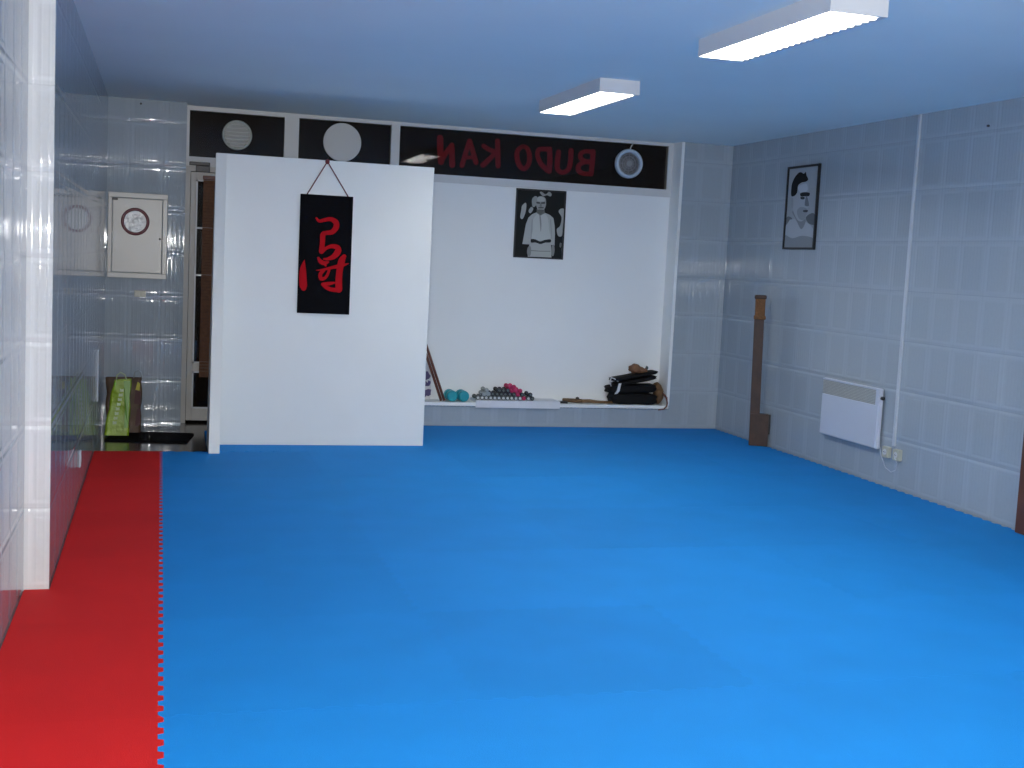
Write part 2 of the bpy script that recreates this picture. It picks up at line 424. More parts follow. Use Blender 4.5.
# ------------------------------------------------------------------ jigsaw mats
ORD = ['first', 'second', 'third', 'fourth', 'fifth', 'sixth', 'seventh', 'eighth', 'ninth', 'tenth', 'eleventh', 'twelfth', 'thirteenth', 'fourteenth']
TD, TP = .017, .09
def teeth(a, b, fixed, along):
    """points of a jigsaw edge from corner a to corner b along one axis; the edge swings +-TD/2 about `fixed`"""
    n = max(1, round((b-a)/TP)); out = [(a, fixed)]
    for i in range(n):
        for f, s in ((.14 if i == 0 else .03, -1), (.44, -1), (.52, 1), (.86 if i == n-1 else .95, 1)):
            out.append((a+(b-a)*(i+f)/n, fixed+s*TD/2))
    out.append((b, fixed))
    return [(x, y) if along == 'x' else (y, x) for x, y in out]
def edge_pts(a, b, fixed, along, rev):
    lo_, hi = min(a, b), max(a, b)
    p = teeth(lo_, hi, fixed, along)
    return p[::-1] if rev else p
ROWS = [10.085, 9.68, 8.69, 7.70, 6.71, 5.72, 4.73, 3.74, 2.75, 1.76]
COLS = [.026, 1.016, 2.006, 2.996, 3.986, 4.788]
def foam_mat(name, outline, m, dz):
    outline = [p for i, p in enumerate(outline) if (Vector(p)-Vector(outline[i-1])).length > 1e-5]
    b = MB(); b.prism([(x, y, FZ+.001) for x, y in outline], (0, 0, -FZ-.001+dz), m)
    bo = b.build(name, origin=(sum(p[0] for p in outline)/len(outline), sum(p[1] for p in outline)/len(outline), FZ))
    return bo
for r in range(len(ROWS)-1):
    y1, y0 = ROWS[r], ROWS[r+1]
    for c in range(5):
        x0, x1 = COLS[c], COLS[c+1]
        if r == 0 and c == 0: continue
        cut = (r == 1 and c == 0)
        if cut: x0 = .345
        o = []
        o += edge_pts(x0, x1, y0, 'x', False)
        o += edge_pts(y0, y1, x1, 'y', False)
        o += [(x1, y1), (x0, y1)] if (r == 0 or cut) else ([(x1, y1), (x0, y1)] if (r == 2 and c == 0 and False) else edge_pts(x0, x1, y1, 'x', True))
        o += [(x0, y1), (x0, y0)] if cut else edge_pts(y0, y1, x0, 'y', True)
        ob = foam_mat('foam_mat', o, random.choice(BLUE), random.uniform(-.0013, 0))
        wh = ['beside the red strip', 'second from the red strip', 'third from the red strip', 'fourth from the red strip', 'against the right wall'][c]
        tag(ob, 'blue jigsaw foam mat %s, %s row from the back wall' % (wh, ORD[r]), 'floor mat', 'blue jigsaw mats on the floor')
for r in range(2, len(ROWS)-1):
    y1, y0 = ROWS[r], ROWS[r+1]
    xr = COLS[0]
    left = [(XL+.003, y1), (XL+.003, y0)] if y0 >= YJ else ([(XN+.003, y1), (XN+.003, y0)] if y1 <= YJ else [(XL+.003, y1), (XL+.003, YJ-.003), (XN+.003, YJ-.003), (XN+.003, y0)])
    o = edge_pts(y0, y1, xr, 'y', False) + left
    ob = foam_mat('foam_mat', o, RED[r % 2], random.uniform(-.0004, 0))
    tag(ob, 'red foam mat along the left wall, %s from the far end' % ORD[r-2], 'floor mat', 'red mats along the left wall')

# ------------------------------------------------------------------ ceiling luminaires
def luminaire(x, y, label):
    t = thing('ceiling_light', label, 'ceiling light', (x, y, 2.419), 'fluorescent ceiling lights')
    w, l, z0 = .251, 1.223, 2.419
    h = MB(); k = .004
    h.box(x, x+k, y, y+l, z0, H, LUMHOUSE); h.box(x+w-k, x+w, y, y+l, z0, H, LUMHOUSE)
    h.box(x+k, x+w-k, y, y+k, z0, H, LUMHOUSE); h.box(x+k, x+w-k, y+l-k, y+l, z0, H, LUMHOUSE)
    h.box(x+k, x+w-k, y+k, y+l-k, H-.012, H-.001, LUMHOUSE)
    h.build('housing', parent=t)
    for i in range(2):
        tb = MB(); tb.cyl((x+w*(.25+.35*i), y+l/2, z0+.042), (0, 1, 0), .013, l-.03, EMIT, seg=12)
        tb.build('tube', parent=t)
    rf = MB(); rf.box(x+.012, x+w-.050, y+.02, y+l-.02, z0+.022, z0+.0235, EMIT); rf.build('lit_diffuser', parent=t)
    lv = MB()
    for i in range(1, 22):
        yy = y+l*i/22
        lv.prism([(x+.006, yy, z0+.001), (x+w-.006, yy, z0+.001), (x+w-.006, yy, z0+.018), (x+w-.03, yy, z0+.012), (x+.03, yy, z0+.012), (x+.006, yy, z0+.018)], (0, .0012, 0), LOUV)
    P = [(x+w-.004, y+.004, z0+.0005), (x+w-.004, y+l-.004, z0+.0005)]      # toothed edge of the louvre frame
    for i in range(22, 0, -1):
        y1_, y0_ = y+.004+(l-.008)*i/22, y+.004+(l-.008)*(i-1)/22
        P += [(x+w-.016, y1_-.001, z0+.0005), (x+w-.034, y0_+.020, z0+.0005), (x+w-.016, y0_+.008, z0+.0005)]
    lv.prism(P, (0, 0, .003), LUMHOUSE)
    lv.prism([(x+.004, y+.004, z0+.0005), (x+w-.004, y+.004, z0+.0005), (x+w-.004, y+.020, z0+.0005), (x+w*.6, y+.012, z0+.0005), (x+.004, y+.010, z0+.0005)], (0, 0, .003), LUMHOUSE)
    lv.build('louvre', parent=t)
luminaire(2.442, 4.364, 'long white fluorescent ceiling light nearest to the viewer, cut by the top edge')
luminaire(2.454, 7.008, 'smaller looking white fluorescent ceiling light further back, before the painted transom')
luminaire(2.44, 1.35, 'white fluorescent ceiling light over the near end of the hall, out of view')

# ------------------------------------------------------------------ partition and hanging scroll
YP = 8.99
pt = thing('partition_screen', 'tall white freestanding partition panel standing before the street door', 'partition', (1.13, YP, 0))
MB().box(.355, 1.907, YP, YP+.04, 0, 2.055, PANEL, bev=.003).build('panel', parent=pt)
MB().prism([(.338, 8.60, 0), (.338, YP+.04, 0), (.3545, YP+.04, 2.053), (.3545, YP-.002, 2.053)], (.072, 0, 0), PANEL).build('support_fin', parent=pt)

TLs, TRs, BRs, BLs = [on_y(u, v, YP-.012) for u, v in ((301.5, 193), (354, 197.5), (348.5, 315), (296, 312.5))]
sx0, sx1 = (TLs.x+BLs.x)/2, (TRs.x+BRs.x)/2; sz1, sz0 = (TLs.z+TRs.z)/2, (BRs.z+BLs.z)/2
scr = thing('hanging_scroll', 'black hanging scroll with red brush calligraphy on the white partition', 'scroll', ((sx0+sx1)/2, YP-.01, sz0))
b = MB(); b.box(sx0, sx1, YP-.013, YP-.003, sz0, sz1, BLACK, bev=.002); b.build('cloth', parent=scr)
cal = MB()
def scu(a, b_):      # traced lettering: sheet pixels of a close-up of the scroll to the scroll's own plane
    return on_y(295+a/8.083, 205+b_/8.083, YP-.0145)
for st in (
    [(172, 105, 14), (195, 130, 24), (240, 120, 30), (290, 115, 34), (330, 140, 44), (332, 180, 46), (300, 218, 40), (250, 226, 34), (226, 240, 42), (222, 300, 40), (214, 375, 42)],
    [(214, 378, 36), (255, 348, 26), (300, 333, 34), (345, 345, 42), (345, 380, 52), (310, 418, 42), (262, 436, 24), (235, 436, 16)],
    [(188, 428, 20), (205, 455, 34), (235, 470, 34), (268, 462, 16)], [(240, 470, 30), (248, 492, 14)],
    [(398, 415, 34), (378, 450, 54), (362, 520, 52), (354, 600, 54), (354, 682, 56)],
    [(172, 528, 6), (230, 522, 18), (300, 505, 24), (365, 492, 30), (432, 474, 8)],
    [(232, 528, 26), (205, 560, 32), (212, 597, 30), (245, 588, 24), (266, 555, 22), (278, 515, 20)],
    [(318, 628, 16), (270, 636, 30), (222, 640, 24)], [(222, 642, 22), (255, 668, 30), (300, 684, 34), (360, 688, 36)],
    [(77, 445, 5), (70, 475, 26), (64, 530, 52), (64, 600, 60), (68, 655, 60), (70, 672, 44)]):
    brush(cal, st, REDPAINT, scu, (0, -1, 0))
co = cal.build('calligraphy', parent=scr); co['label'] = 'red brush strokes'
pin = on_y(327.5, 161, YP-.012)
cr = MB(); a1 = Vector((sx0+.045, YP-.008, sz1-.004)); a2 = Vector((sx1-.035, YP-.008, sz1-.004)); pp = Vector((pin.x, YP-.010, 2.045))
cr.tube([a1, a1.lerp(pp, .5), pp], .0045, CORD, seg=6); cr.tube([a2, a2.lerp(pp, .5), pp], .0045, CORD, seg=6)
cr.ball(pp, (.016, .010, .018), CORD)
cr.tube([pp, Vector((pin.x, YP+.0, 2.059)), Vector((pin.x, YP+.03, 2.0605))], .005, CORD, seg=6)
cr.build('cord', parent=scr)

# ------------------------------------------------------------------ round fittings on the glass
v = thing('round_vent', 'small round louvred vent in the glass pane above the street door', 'vent', (.565, YW, 2.18))
q = MB(); q.cyl((.565, YW-.012, 2.296), (0, 1, 0), .106, .014, VENTW, seg=40)
for i in range(7):
    z = 2.296-.084+i*.028; hw = math.sqrt(max(.0, .1**2-(z-2.296)**2))
    q.prism([(.565-hw, YW-.036, z-.004), (.565-hw, YW-.019, z+.016), (.565-hw, YW-.019, z+.012), (.565-hw, YW-.036, z-.008)], (2*hw, 0, 0), DISC)
q.build('louvres', parent=v)
MB().ring((.565, YW-.018, 2.296), (0, 1, 0), .108, .010, VENTW, depth=.02).build('rim', parent=v)
q = MB(); q.cyl((1.405, YW-.014, 2.300), (0, 1, 0), .155, .024, DISC, seg=56, bev=.004, smooth=False)
tag(q.build('round_cover', origin=(1.405, YW-.014, 2.145)), 'large plain white round disc on the middle transom above the partition', 'round cover')
f = thing('extractor_fan', 'round white window extractor fan with grey grille beside the red letters', 'fan', (3.905, YW, 2.17))
FC = Vector((3.905, YW-.02, 2.296))
MB().ring(FC, (0, 1, 0), .110, .017, FRAME and FANRIM, depth=.035).build('rim', parent=f)
q = MB(); q.cyl(FC+Vector((0, .006, 0)), (0, 1, 0), .106, .012, FANIN, seg=40)
for R_ in (.04, .062, .084): q.ring(FC-Vector((0, .008, 0)), (0, 1, 0), R_, .0035, FANHUB)
for k in range(12):
    a = k*PI/6; q.tube([FC+Vector((.02*math.cos(a), -.008, .02*math.sin(a))), FC+Vector((.1*math.cos(a), -.008, .1*math.sin(a)))], .003, FANHUB, seg=5)
q.build('grille', parent=f)
q = MB(); q.cyl(FC-Vector((0, .012, 0)), (0, 1, 0), .030, .016, FANHUB, seg=24, bev=.004); q.build('hub', parent=f)
q = MB(); q.tube([FC+Vector((.0, -.01, .12)), FC+Vector((.012, -.006, .15)), FC+Vector((.03, -.004, .176))], .004, FRAME, seg=6); q.build('pull_cord', parent=f)

# ------------------------------------------------------------------ framed photographs
def inv_bilin(p, Q):
    u = v = .5
    for _ in range(12):
        def Fq(u, v):
            return ((1-u)*(1-v)*Q[0][0]+u*(1-v)*Q[1][0]+u*v*Q[2][0]+(1-u)*v*Q[3][0]-p[0], (1-u)*(1-v)*Q[0][1]+u*(1-v)*Q[1][1]+u*v*Q[2][1]+(1-u)*v*Q[3][1]-p[1])
        f0 = Fq(u, v); e = 1e-4; fu = Fq(u+e, v); fv = Fq(u, v+e)
        a, b_, c, d_ = (fu[0]-f0[0])/e, (fv[0]-f0[0])/e, (fu[1]-f0[1])/e, (fv[1]-f0[1])/e
        det = a*d_-b_*c
        u -= (d_*f0[0]-b_*f0[1])/det; v -= (a*f0[1]-c*f0[0])/det
    return min(max(u, .0), 1.), min(max(v, .0), 1.)
def smooth_poly(pts, res=4):
    out = []; n = len(pts)
    for i in range(n):
        p0, p1, p2, p3 = pts[i-1], pts[i], pts[(i+1) % n], pts[(i+2) % n]
        for k in range(res):
            t = k/res
            out.append(tuple(.5*((2*p1[j])+(-p0[j]+p2[j])*t+(2*p0[j]-5*p1[j]+4*p2[j]-p3[j])*t*t+(-p0[j]+3*p1[j]-3*p2[j]+p3[j])*t**3) for j in range(2)))
    return out
def framed(name, label, O, U, V, Nn, quad, shapes, bg, fw, fd):
    """O top-left corner, U/V edge vectors along the width and down the height, Nn the way it faces"""
    O, U, V, Nn = Vector(O), Vector(U), Vector(V), Vector(Nn)
    t = thing(name, label, 'framed picture', O+U/2+V)
    uu, vv = U.normalized(), V.normalized()
    fr = MB()
    for a, bq in (((0, 0), (U.length, fw)), ((0, V.length-fw), (U.length, V.length)), ((0, fw), (fw, V.length-fw)), ((U.length-fw, fw), (U.length, V.length-fw))):
        P = [O+uu*a[0]+vv*a[1], O+uu*bq[0]+vv*a[1], O+uu*bq[0]+vv*bq[1], O+uu*a[0]+vv*bq[1]]
        fr.prism(P, Nn*fd, BLACKPL)
    fr.build('frame', parent=t)
    im = MB(); lay = fd*.45
    im.poly([O+Nn*lay, O+V+Nn*lay, O+U+V+Nn*lay, O+U+Nn*lay], bg)
    for i, (m, pts, sm) in enumerate(shapes):
        pts = smooth_poly(pts) if sm else pts
        P = []
        for p in pts:
            u, v_ = inv_bilin(p, quad)
            e1, e2 = fw*.5/U.length, fw*.5/V.length
            P.append(O+U*min(max(u, e1), 1-e1)+V*min(max(v_, e2), 1-e2)+Nn*(lay+.0002*(i+1)))
        im.poly(P, m)
    im.build('print', parent=t)
    return t
Q1 = [(122, 100), (506, 130), (475, 655), (95, 632)]
S1 = [
    (G(.45), [(165, 235), (195, 215), (192, 280), (170, 335), (150, 325), (158, 270)], 1),
    (G(.35), [(240, 190), (262, 165), (282, 175), (270, 235), (245, 245)], 1),
    (G(.38), [(215, 270), (235, 245), (250, 262), (232, 292), (218, 290)], 1),
    (G(.34), [(300, 135), (318, 132), (345, 150), (372, 132), (392, 150), (382, 168), (355, 158), (325, 165)], 1),
    (G(.40), [(445, 285), (465, 262), (490, 270), (486, 330), (478, 400), (470, 470), (440, 470), (430, 420), (455, 395), (468, 330)], 1),
    (G(.30), [(470, 560), (482, 560), (478, 610), (468, 605)], 1),
    (G(.16), [(455, 525), (468, 530), (462, 560), (450, 552)], 1),
    # jacket, sleeves, lower skirt of the jacket
    (G(.46), [(275, 288), (300, 305), (338, 292), (378, 310), (405, 335), (414, 395), (416, 450), (412, 545), (385, 540), (384, 500), (385, 560), (388, 637), (205, 628), (212, 560), (238, 470), (230, 535), (165, 530), (178, 460), (192, 380), (212, 328), (240, 302)], 0),
    (G(.55), [(280, 300), (302, 318), (335, 302), (360, 330), (370, 420), (372, 495), (240, 492), (248, 420), (245, 350)], 1),
    (G(.36), [(238, 450), (245, 360), (240, 340), (232, 420), (228, 500), (232, 500)], 1),
    (G(.36), [(384, 440), (378, 350), (386, 350), (392, 440), (390, 500)], 1),
    (G(.30), [(296, 306), (306, 318), (312, 380), (306, 440), (300, 380)], 1),
    (G(.03), [(232, 494), (265, 496), (300, 512), (340, 500), (382, 498), (380, 520), (340, 522), (303, 532), (265, 520), (232, 520)], 1),
    (G(.25), [(232, 578), (300, 584), (380, 586), (380, 592), (300, 590), (232, 585)], 0),
    (G(.26), [(205, 560), (222, 545), (232, 570), (226, 618), (208, 620), (200, 595)], 1),
    (G(.26), [(392, 545), (408, 540), (412, 585), (402, 625), (388, 618), (386, 575)], 1),
    # neck and head
    (G(.16), [(275, 262), (335, 262), (338, 295), (304, 312), (275, 292)], 0),
    (G(.34), [(272, 190), (290, 168), (318, 166), (342, 180), (348, 215), (342, 250), (322, 278), (300, 282), (280, 262), (270, 225)], 1),
    (G(.48), [(285, 175), (310, 168), (335, 180), (338, 200), (310, 206), (280, 200)], 1),
    (G(.09), [(275, 208), (300, 212), (300, 222), (276, 220)], 1),
    (G(.09), [(310, 213), (338, 210), (338, 222), (312, 223)], 1),
    (G(.22), [(302, 222), (312, 222), (315, 242), (298, 242)], 1),
    (G(.12), [(288, 250), (308, 246), (328, 250), (326, 258), (290, 258)], 1),
    (G(.14), [(285, 268), (320, 268), (330, 276), (300, 300), (278, 284)], 1),
]
framed('framed_photograph', 'black framed photograph of a standing man in a white belted jacket, in the alcove', (2.903, YW-.001, 2.024), (.447, 0, 0), (0, 0, -.588), (0, -1, 0), Q1, S1, G(.022), .012, .018)
Q2 = [(135, 125), (355, 95), (322, 695), (105, 700)]
S2 = [
    (G2(0.420), [(140, 130), (350, 100), (345, 260), (138, 280)], 0),
    (G2(0.182), [(115, 520), (130, 470), (165, 480), (150, 520)], 1),
    (G2(0.168), [(262, 470), (315, 440), (330, 515), (285, 515)], 1),
    # shirt
    (G2(0.504), [(110, 690), (112, 545), (150, 490), (185, 485), (232, 545), (255, 500), (290, 520), (322, 560), (318, 690)], 0),
    (G2(0.308), [(110, 690), (112, 600), (170, 620), (240, 600), (320, 620), (318, 690)], 1),
    # neck, face
    (G2(0.280), [(165, 430), (245, 470), (262, 500), (232, 555), (195, 490)], 1),
    (G2(0.462), [(165, 300), (185, 240), (240, 215), (275, 225), (280, 290), (278, 330), (284, 385), (272, 410), (272, 440), (258, 480), (232, 500), (205, 490), (178, 440), (165, 380)], 1),
    (G2(0.588), [(205, 260), (262, 235), (270, 285), (225, 300)], 1),
    (G2(0.336), [(225, 400), (268, 410), (268, 450), (248, 490), (215, 480), (200, 430)], 1),
    (G2(0.364), [(158, 340), (172, 345), (172, 400), (160, 405)], 1),
    (G2(0.028), [(222, 305), (250, 296), (286, 300), (282, 322), (250, 325), (226, 325)], 1),
    (G2(0.210), [(262, 325), (272, 330), (284, 388), (262, 392), (254, 380)], 1),
    (G2(0.064), [(225, 330), (252, 330), (250, 345), (228, 345)], 1),
    (G2(0.080), [(246, 422), (276, 420), (272, 434), (248, 434)], 1),
    # hair
    (G2(0.018), [(158, 320), (160, 250), (178, 200), (205, 165), (225, 158), (245, 168), (258, 155), (264, 180), (276, 205), (262, 222), (230, 230), (206, 252), (200, 300), (178, 325)], 1),
]
framed('framed_portrait', 'black framed portrait of a dark haired man looking right, on the right tiled wall', (XR-.001, 9.045, 2.254), (0, -.495, 0), (0, 0, -.651), (-1, 0, 0), Q2, S2, G2(.40), .016, .02)

# ------------------------------------------------------------------ things in the alcove
ZS = .20
def stick(x0, x1, y0, y1, z1, r, label, m):
    o = MB(); o.tube([(x0, y0, ZS+.006), (x0+(x1-x0)*.5, (y0+y1)/2, (ZS+z1)/2), (x1, y1, z1)], [r, r, r*.8], m, seg=10)
    tag(o.build('wooden_staff', origin=(x0, y0, ZS)), label, 'wooden staff', 'wooden staffs leaning in the alcove')
stick(2.290, 2.03, 10.13, 10.285, .98, .0115, 'dark red-brown wooden staff leaning at the left end of the alcove, nearer the partition', WOOD2)
stick(2.318, 2.06, 10.135, 10.285, .97, .0115, 'dark red-brown wooden staff leaning at the left end of the alcove, nearer the turquoise dumbbells', WOOD2)
pc = thing('picture_card', 'white card with purple print standing on the alcove shelf behind the leaning staffs', 'card', (2.14, 10.21, ZS))
b = MB(); b.box(2.03, 2.225, 10.270, 10.277, ZS, ZS+.36, WHITECLOTH, mat=None); b.build('card', parent=pc)
b = MB()
for i, (x, z, w, h_) in enumerate(((2.15, .42, .05, .035), (2.19, .40, .035, .05), (2.17, .33, .055, .03), (2.13, .29, .05, .05), (2.2, .26, .045, .04), (2.16, .235, .06, .025), (2.21, .34, .02, .03))):
    b.poly([(x+w*.75*math.cos(2*PI*k/9)*(1+.25*math.sin(3*k+i)), 10.2695-.0001*i, z+h_*.75*math.sin(2*PI*k/9)*(1+.25*math.cos(2*k+i))) for k in range(9)], PURPLE)
b.build('print', parent=pc)

for i, (x0, x1, lab) in enumerate(((2.578, 2.957, 'white folded sheet over the alcove shelf edge, left half under the dumbbell pile'), (2.960, 3.325, 'white folded sheet over the alcove shelf edge, right half beside the dumbbell pile'))):
    s_ = MB(); s_.prism([(x0, YB-.026, .160), (x0, YB-.019, .160), (x0, YB-.019, ZS+.001), (x0, YW-.003, ZS+.001), (x0, YW-.003, ZS+.021), (x0, YB-.026, ZS+.021)], (x1-x0, 0, 0), SHEET)
    tag(s_.build('white_sheet', origin=(x0, YB, ZS)), lab, 'sheet')

def dumbbell(x, y, z, r, L, m, m2, label, group, proto=None):
    if proto is None:
        t = thing('dumbbell', label, 'dumbbell', (x, y, z), group)
        for s in (0, 1):
            h_ = MB(); h_.cyl((x, y+s*(L-r*1.5)+r*.75, z+r), (0, 1, 0), r, r*1.5, m, seg=18, bev=r*.35)
            h_.build('head', parent=t)
            c_ = MB(); c_.cyl((x, y+(-.0008 if s == 0 else L+.0008), z+r), (0, 1, 0), r*.66, .002, m2, seg=14, smooth=False); c_.build('end_cap', parent=t)
        h_ = MB(); h_.cyl((x, y+L/2, z+r), (0, 1, 0), r*.42, L-2*r, m, seg=12); h_.build('grip', parent=t)
        return t
    t = proto.copy(); col.objects.link(t); t.location = (x, y, z); tag(t, label, 'dumbbell', group)
    for ch in proto.children:
        k = ch.copy(); col.objects.link(k); k.parent = t
    return t
g1 = 'turquoise dumbbells on the alcove shelf'
tq = dumbbell(2.384, 10.112, ZS, .047, .165, TURQ, TURQ, 'larger turquoise dumbbell beside the leaning staffs', g1)
dumbbell(2.484, 10.112, ZS, .047, .165, TURQ, TURQ, 'larger turquoise dumbbell beside the white sheets', g1, tq)
PR = {}
g2 = 'small dumbbells piled in the alcove'
CM = {'light grey': (GREYD, CAPW), 'grey': (GREYV, GREYV), 'black': (BLKV, GREYD), 'navy': (NAVY, GREYD), 'pink': (PINK, PINK)}
r0, pitch, X0, ZT = .0183, .0372, 2.602, ZS+.021
rows = [
    [(i, 'light grey') for i in range(11)] + [(11, 'pink'), (12, 'light grey'), (13, 'black')],
    [(1.5, 'grey'), (2.5, 'grey'), (3.5, 'navy'), (4.5, 'black'), (5.5, 'black'), (6.5, 'navy'), (7.5, 'navy'), (8.5, 'black'), (9.5, 'pink'), (10.5, 'black'), (12.5, 'black')],
    [(2, 'grey'), (5, 'black'), (6, 'navy'), (7, 'black'), (8, 'pink'), (9, 'pink'), (10, 'pink')],
    [(7.5, 'pink'), (8.5, 'pink')]]
rn = ['bottom row', 'second row', 'third row', 'top row']
for ri, row in enumerate(rows):
    for k, (ix, cname) in enumerate(row):
        last = k == len(row)-1
        lab = '%s small dumbbell in the %s of the pile, %s from the left' % (cname, rn[ri], ORD[k])
        m1, m2 = CM[cname]
        o = dumbbell(X0+ix*pitch, 10.105+.004*((k*7+ri*3) % 3), ZT+ri*pitch*.868, r0, .15, m1, m2, lab, g2, PR.get(cname))
        PR.setdefault(cname, o)

# brown wooden bat and small black case
t = thing('wooden_bat', 'long brown wooden bat lying on the alcove shelf left of the black pads', 'bat', (3.60, 10.15, ZS))
b = MB(); b.tube([(3.375, 10.16, ZS+.030), (3.42, 10.158, ZS+.026), (3.50, 10.155, ZS+.022), (3.545, 10.155, ZS+.022)], [.016, .022, .024, .022], WOOD2 and TANCLOTH, seg=10, flat=.8); b.build('head', parent=t)
b = MB(); b.tube([(3.54, 10.155, ZS+.020), (3.62, 10.15, ZS+.022), (3.70, 10.15, ZS+.016), (3.83, 10.15, ZS+.014)], [.020, .021, .016, .014], WOODT, seg=10, flat=.8); b.build('shaft', parent=t)
b = MB(); b.ball((3.505, 10.15, ZS+.046), (.018, .014, .012), METALDK, lumps=.1, sub=2); b.build('knob', parent=t)
b = MB(); b.prism([(3.335, 10.12, ZS+.001), (3.405, 10.11, ZS+.001), (3.415, 10.16, ZS+.001), (3.335, 10.17, ZS+.001)], (0, 0, .018), BLACKPL)
tag(b.build('small_case', origin=(3.37, 10.14, ZS)), 'small flat black case at the left tip of the brown bat', 'case')

# pile of black pads
def soft_block(x0, x1, y0, y1, z0, z1, m, bev, rot=0, seed=0, sub=2):
    b = bmesh.new(); bmesh.ops.create_cube(b, size=1)
    bmesh.ops.subdivide_edges(b, edges=list(b.edges), cuts=5, use_grid_fill=True)
    rr = random.Random(seed); ph = [rr.uniform(0, 6) for _ in range(4)]
    for v_ in b.verts:
        x, y, z = v_.co*2
        k = (abs(x)**6+abs(y)**6+abs(z)**6)**(1/6)
        L = max(abs(x), abs(y), abs(z)); f_ = L/k
        v_.co *= f_
        v_.co.z += .03*math.sin(5*x+ph[0])+.02*math.sin(7*y+ph[1]); v_.co.x += .015*math.sin(6*z+ph[2])
    bmesh.ops.scale(b, vec=(x1-x0, y1-y0, z1-z0), verts=b.verts)
    bmesh.ops.rotate(b, cent=(0, 0, 0), matrix=Matrix.Rotation(rot, 3, 'Y'), verts=b.verts)
    bmesh.ops.translate(b, vec=((x0+x1)/2, (y0+y1)/2, (z0+z1)/2), verts=b.verts)
    o = MB(); o.add(b, m, smooth=True); return o
gp = 'black pads piled in the alcove'
o = soft_block(3.815, 4.245, 10.105, 10.285, ZS, ZS+.098, BLACKVINYL, .02, seed=1)
tag(o.build('strike_pad', origin=(4.03, 10.2, ZS)), 'thick black padded bag at the bottom of the pile on the alcove shelf', 'pad', gp)
t = thing('strike_pad', 'thick black padded bag with a white strap, second from the bottom of the pile', 'pad', (4.01, 10.2, ZS+.095), gp)
soft_block(3.785, 4.235, 10.11, 10.285, ZS+.099, ZS+.172, BLACKVINYL, .02, rot=-.05, seed=3).build('body', parent=t)
b = MB(); b.prism([(3.862, 10.098, ZS+.185), (3.886, 10.098, ZS+.190), (3.872, 10.098, ZS+.120), (3.852, 10.098, ZS+.096), (3.828, 10.098, ZS+.092), (3.848, 10.098, ZS+.125)], (0, .008, 0), WHITECLOTH)
b.build('strap', parent=t)
b = MB(); b.tube([(3.80, 10.12, ZS+.16), (3.785, 10.12, ZS+.195), (3.80, 10.13, ZS+.235), (3.835, 10.13, ZS+.222), (3.87, 10.14, ZS+.20)], .006, WHITECLOTH, seg=6); b.build('loop', parent=t)
A = -math.radians(11)
for nm, cx, cz, L, th, lab in (('lower', 4.035, ZS+.207, .40, .034, 'flat black hand pad tilted on the pile, the lower of the two'), ('upper', 4.03, ZS+.252, .43, .030, 'flat black hand pad tilted on the pile, the upper one under the brown glove')):
    o = soft_block(cx-L/2, cx+L/2, 10.115, 10.27, cz-th/2, cz+th/2, BLACKVINYL, .01, rot=A, seed=int(L*100))
    tag(o.build('hand_pad', origin=(cx, 10.19, cz)), lab, 'pad', gp)
t = thing('leather_glove', 'crumpled brown leather glove on top of the black pads', 'glove', (4.05, 10.19, ZS+0.265))
b = MB(); b.ball((4.035, 10.18, ZS+0.313), (.056, .045, .042), LEATHER, lumps=.10, seed=2); b.ball((4.08, 10.18, ZS+0.300), (.055, .04, .028), LEATHER, lumps=.12, seed=5); b.ball((4.10, 10.175, ZS+0.295), (.05, .036, .024), LEATHER, lumps=.1, seed=8)
b.build('palm', parent=t)
b = MB(); b.ball((4.145, 10.175, ZS+0.323), (.014, .014, .018), METALDK, lumps=.1, sub=2); b.tube([(4.11, 10.175, ZS+0.305), (4.145, 10.175, ZS+0.320)], .007, LEATHER, seg=6); b.build('buckle', parent=t)
t = thing('brown_pouch', 'brown cloth pouch with a trailing cord at the right end of the alcove shelf', 'pouch', (4.275, 10.2, ZS))
b = MB(); b.ball((4.277, 10.20, ZS+.088), (.040, .07, .086), TANCLOTH, lumps=.06, seed=4); b.ball((4.262, 10.2, ZS+.15), (.034, .06, .045), TANCLOTH, lumps=.08, seed=6); b.build('body', parent=t)
b = MB(); b.tube([(4.29, 10.14, ZS+.11), (4.318, 10.10, ZS+.07), (4.322, 10.085, ZS+.02), (4.312, 10.072, ZS-.005), (4.285, 10.071, ZS-.03), (4.235, 10.071, ZS-.037)], [.009, .009, .008, .007, .006, .006], WOOD2, seg=6); b.build('cord', parent=t)

# ------------------------------------------------------------------ striking post at the right wall
t = thing('striking_post', 'dark wooden striking post with straw wrapped top standing against the right wall', 'striking post', (4.70, 9.16, 0))
t.rotation_euler = (0, 0, 0)
# local frame turned so the base runs from the room corner to the wall
ang = -math.radians(25); Rm = Matrix.Translation((4.655, 9.135, 0)) @ Matrix.Rotation(ang, 4, 'Z')
b = MB(); b.box(0, .078, 0, .035, .0, 1.06, WOOD, bev=.003, mat=Rm @ Matrix(((1, 0, -.022, 0), (0, 1, 0, 0), (0, 0, 1, 0), (0, 0, 0, 1)))); b.build('board', parent=t)
b = MB(); b.box(0, .150, -.016, .06, 0, .262, WOOD, bev=.004, mat=Rm @ Matrix(((1, 0, -.02, 0), (0, 1, 0, 0), (0, 0, 1, 0), (0, 0, 0, 1)))); b.build('base_block', parent=t)
Rs = Rm @ Matrix(((1, 0, -.022, 0), (0, 1, 0, 0), (0, 0, 1, 0), (0, 0, 0, 1)))
b = MB(); b.box(.002, .082, -.016, .036, 1.045, 1.205, STRAW, bev=.010, seg=3, mat=Rs); b.build('straw_pad', parent=t)
b = MB(); b.box(-.006, .090, -.02, .04, 1.03, 1.062, STRAW, bev=.008, seg=3, mat=Rs); b.build('binding', parent=t)
b = MB(); b.box(-.006, .09, -.02, .04, 1.195, 1.228, WOOD, bev=.010, seg=3, mat=Rs); b.build('top_cap', parent=t)
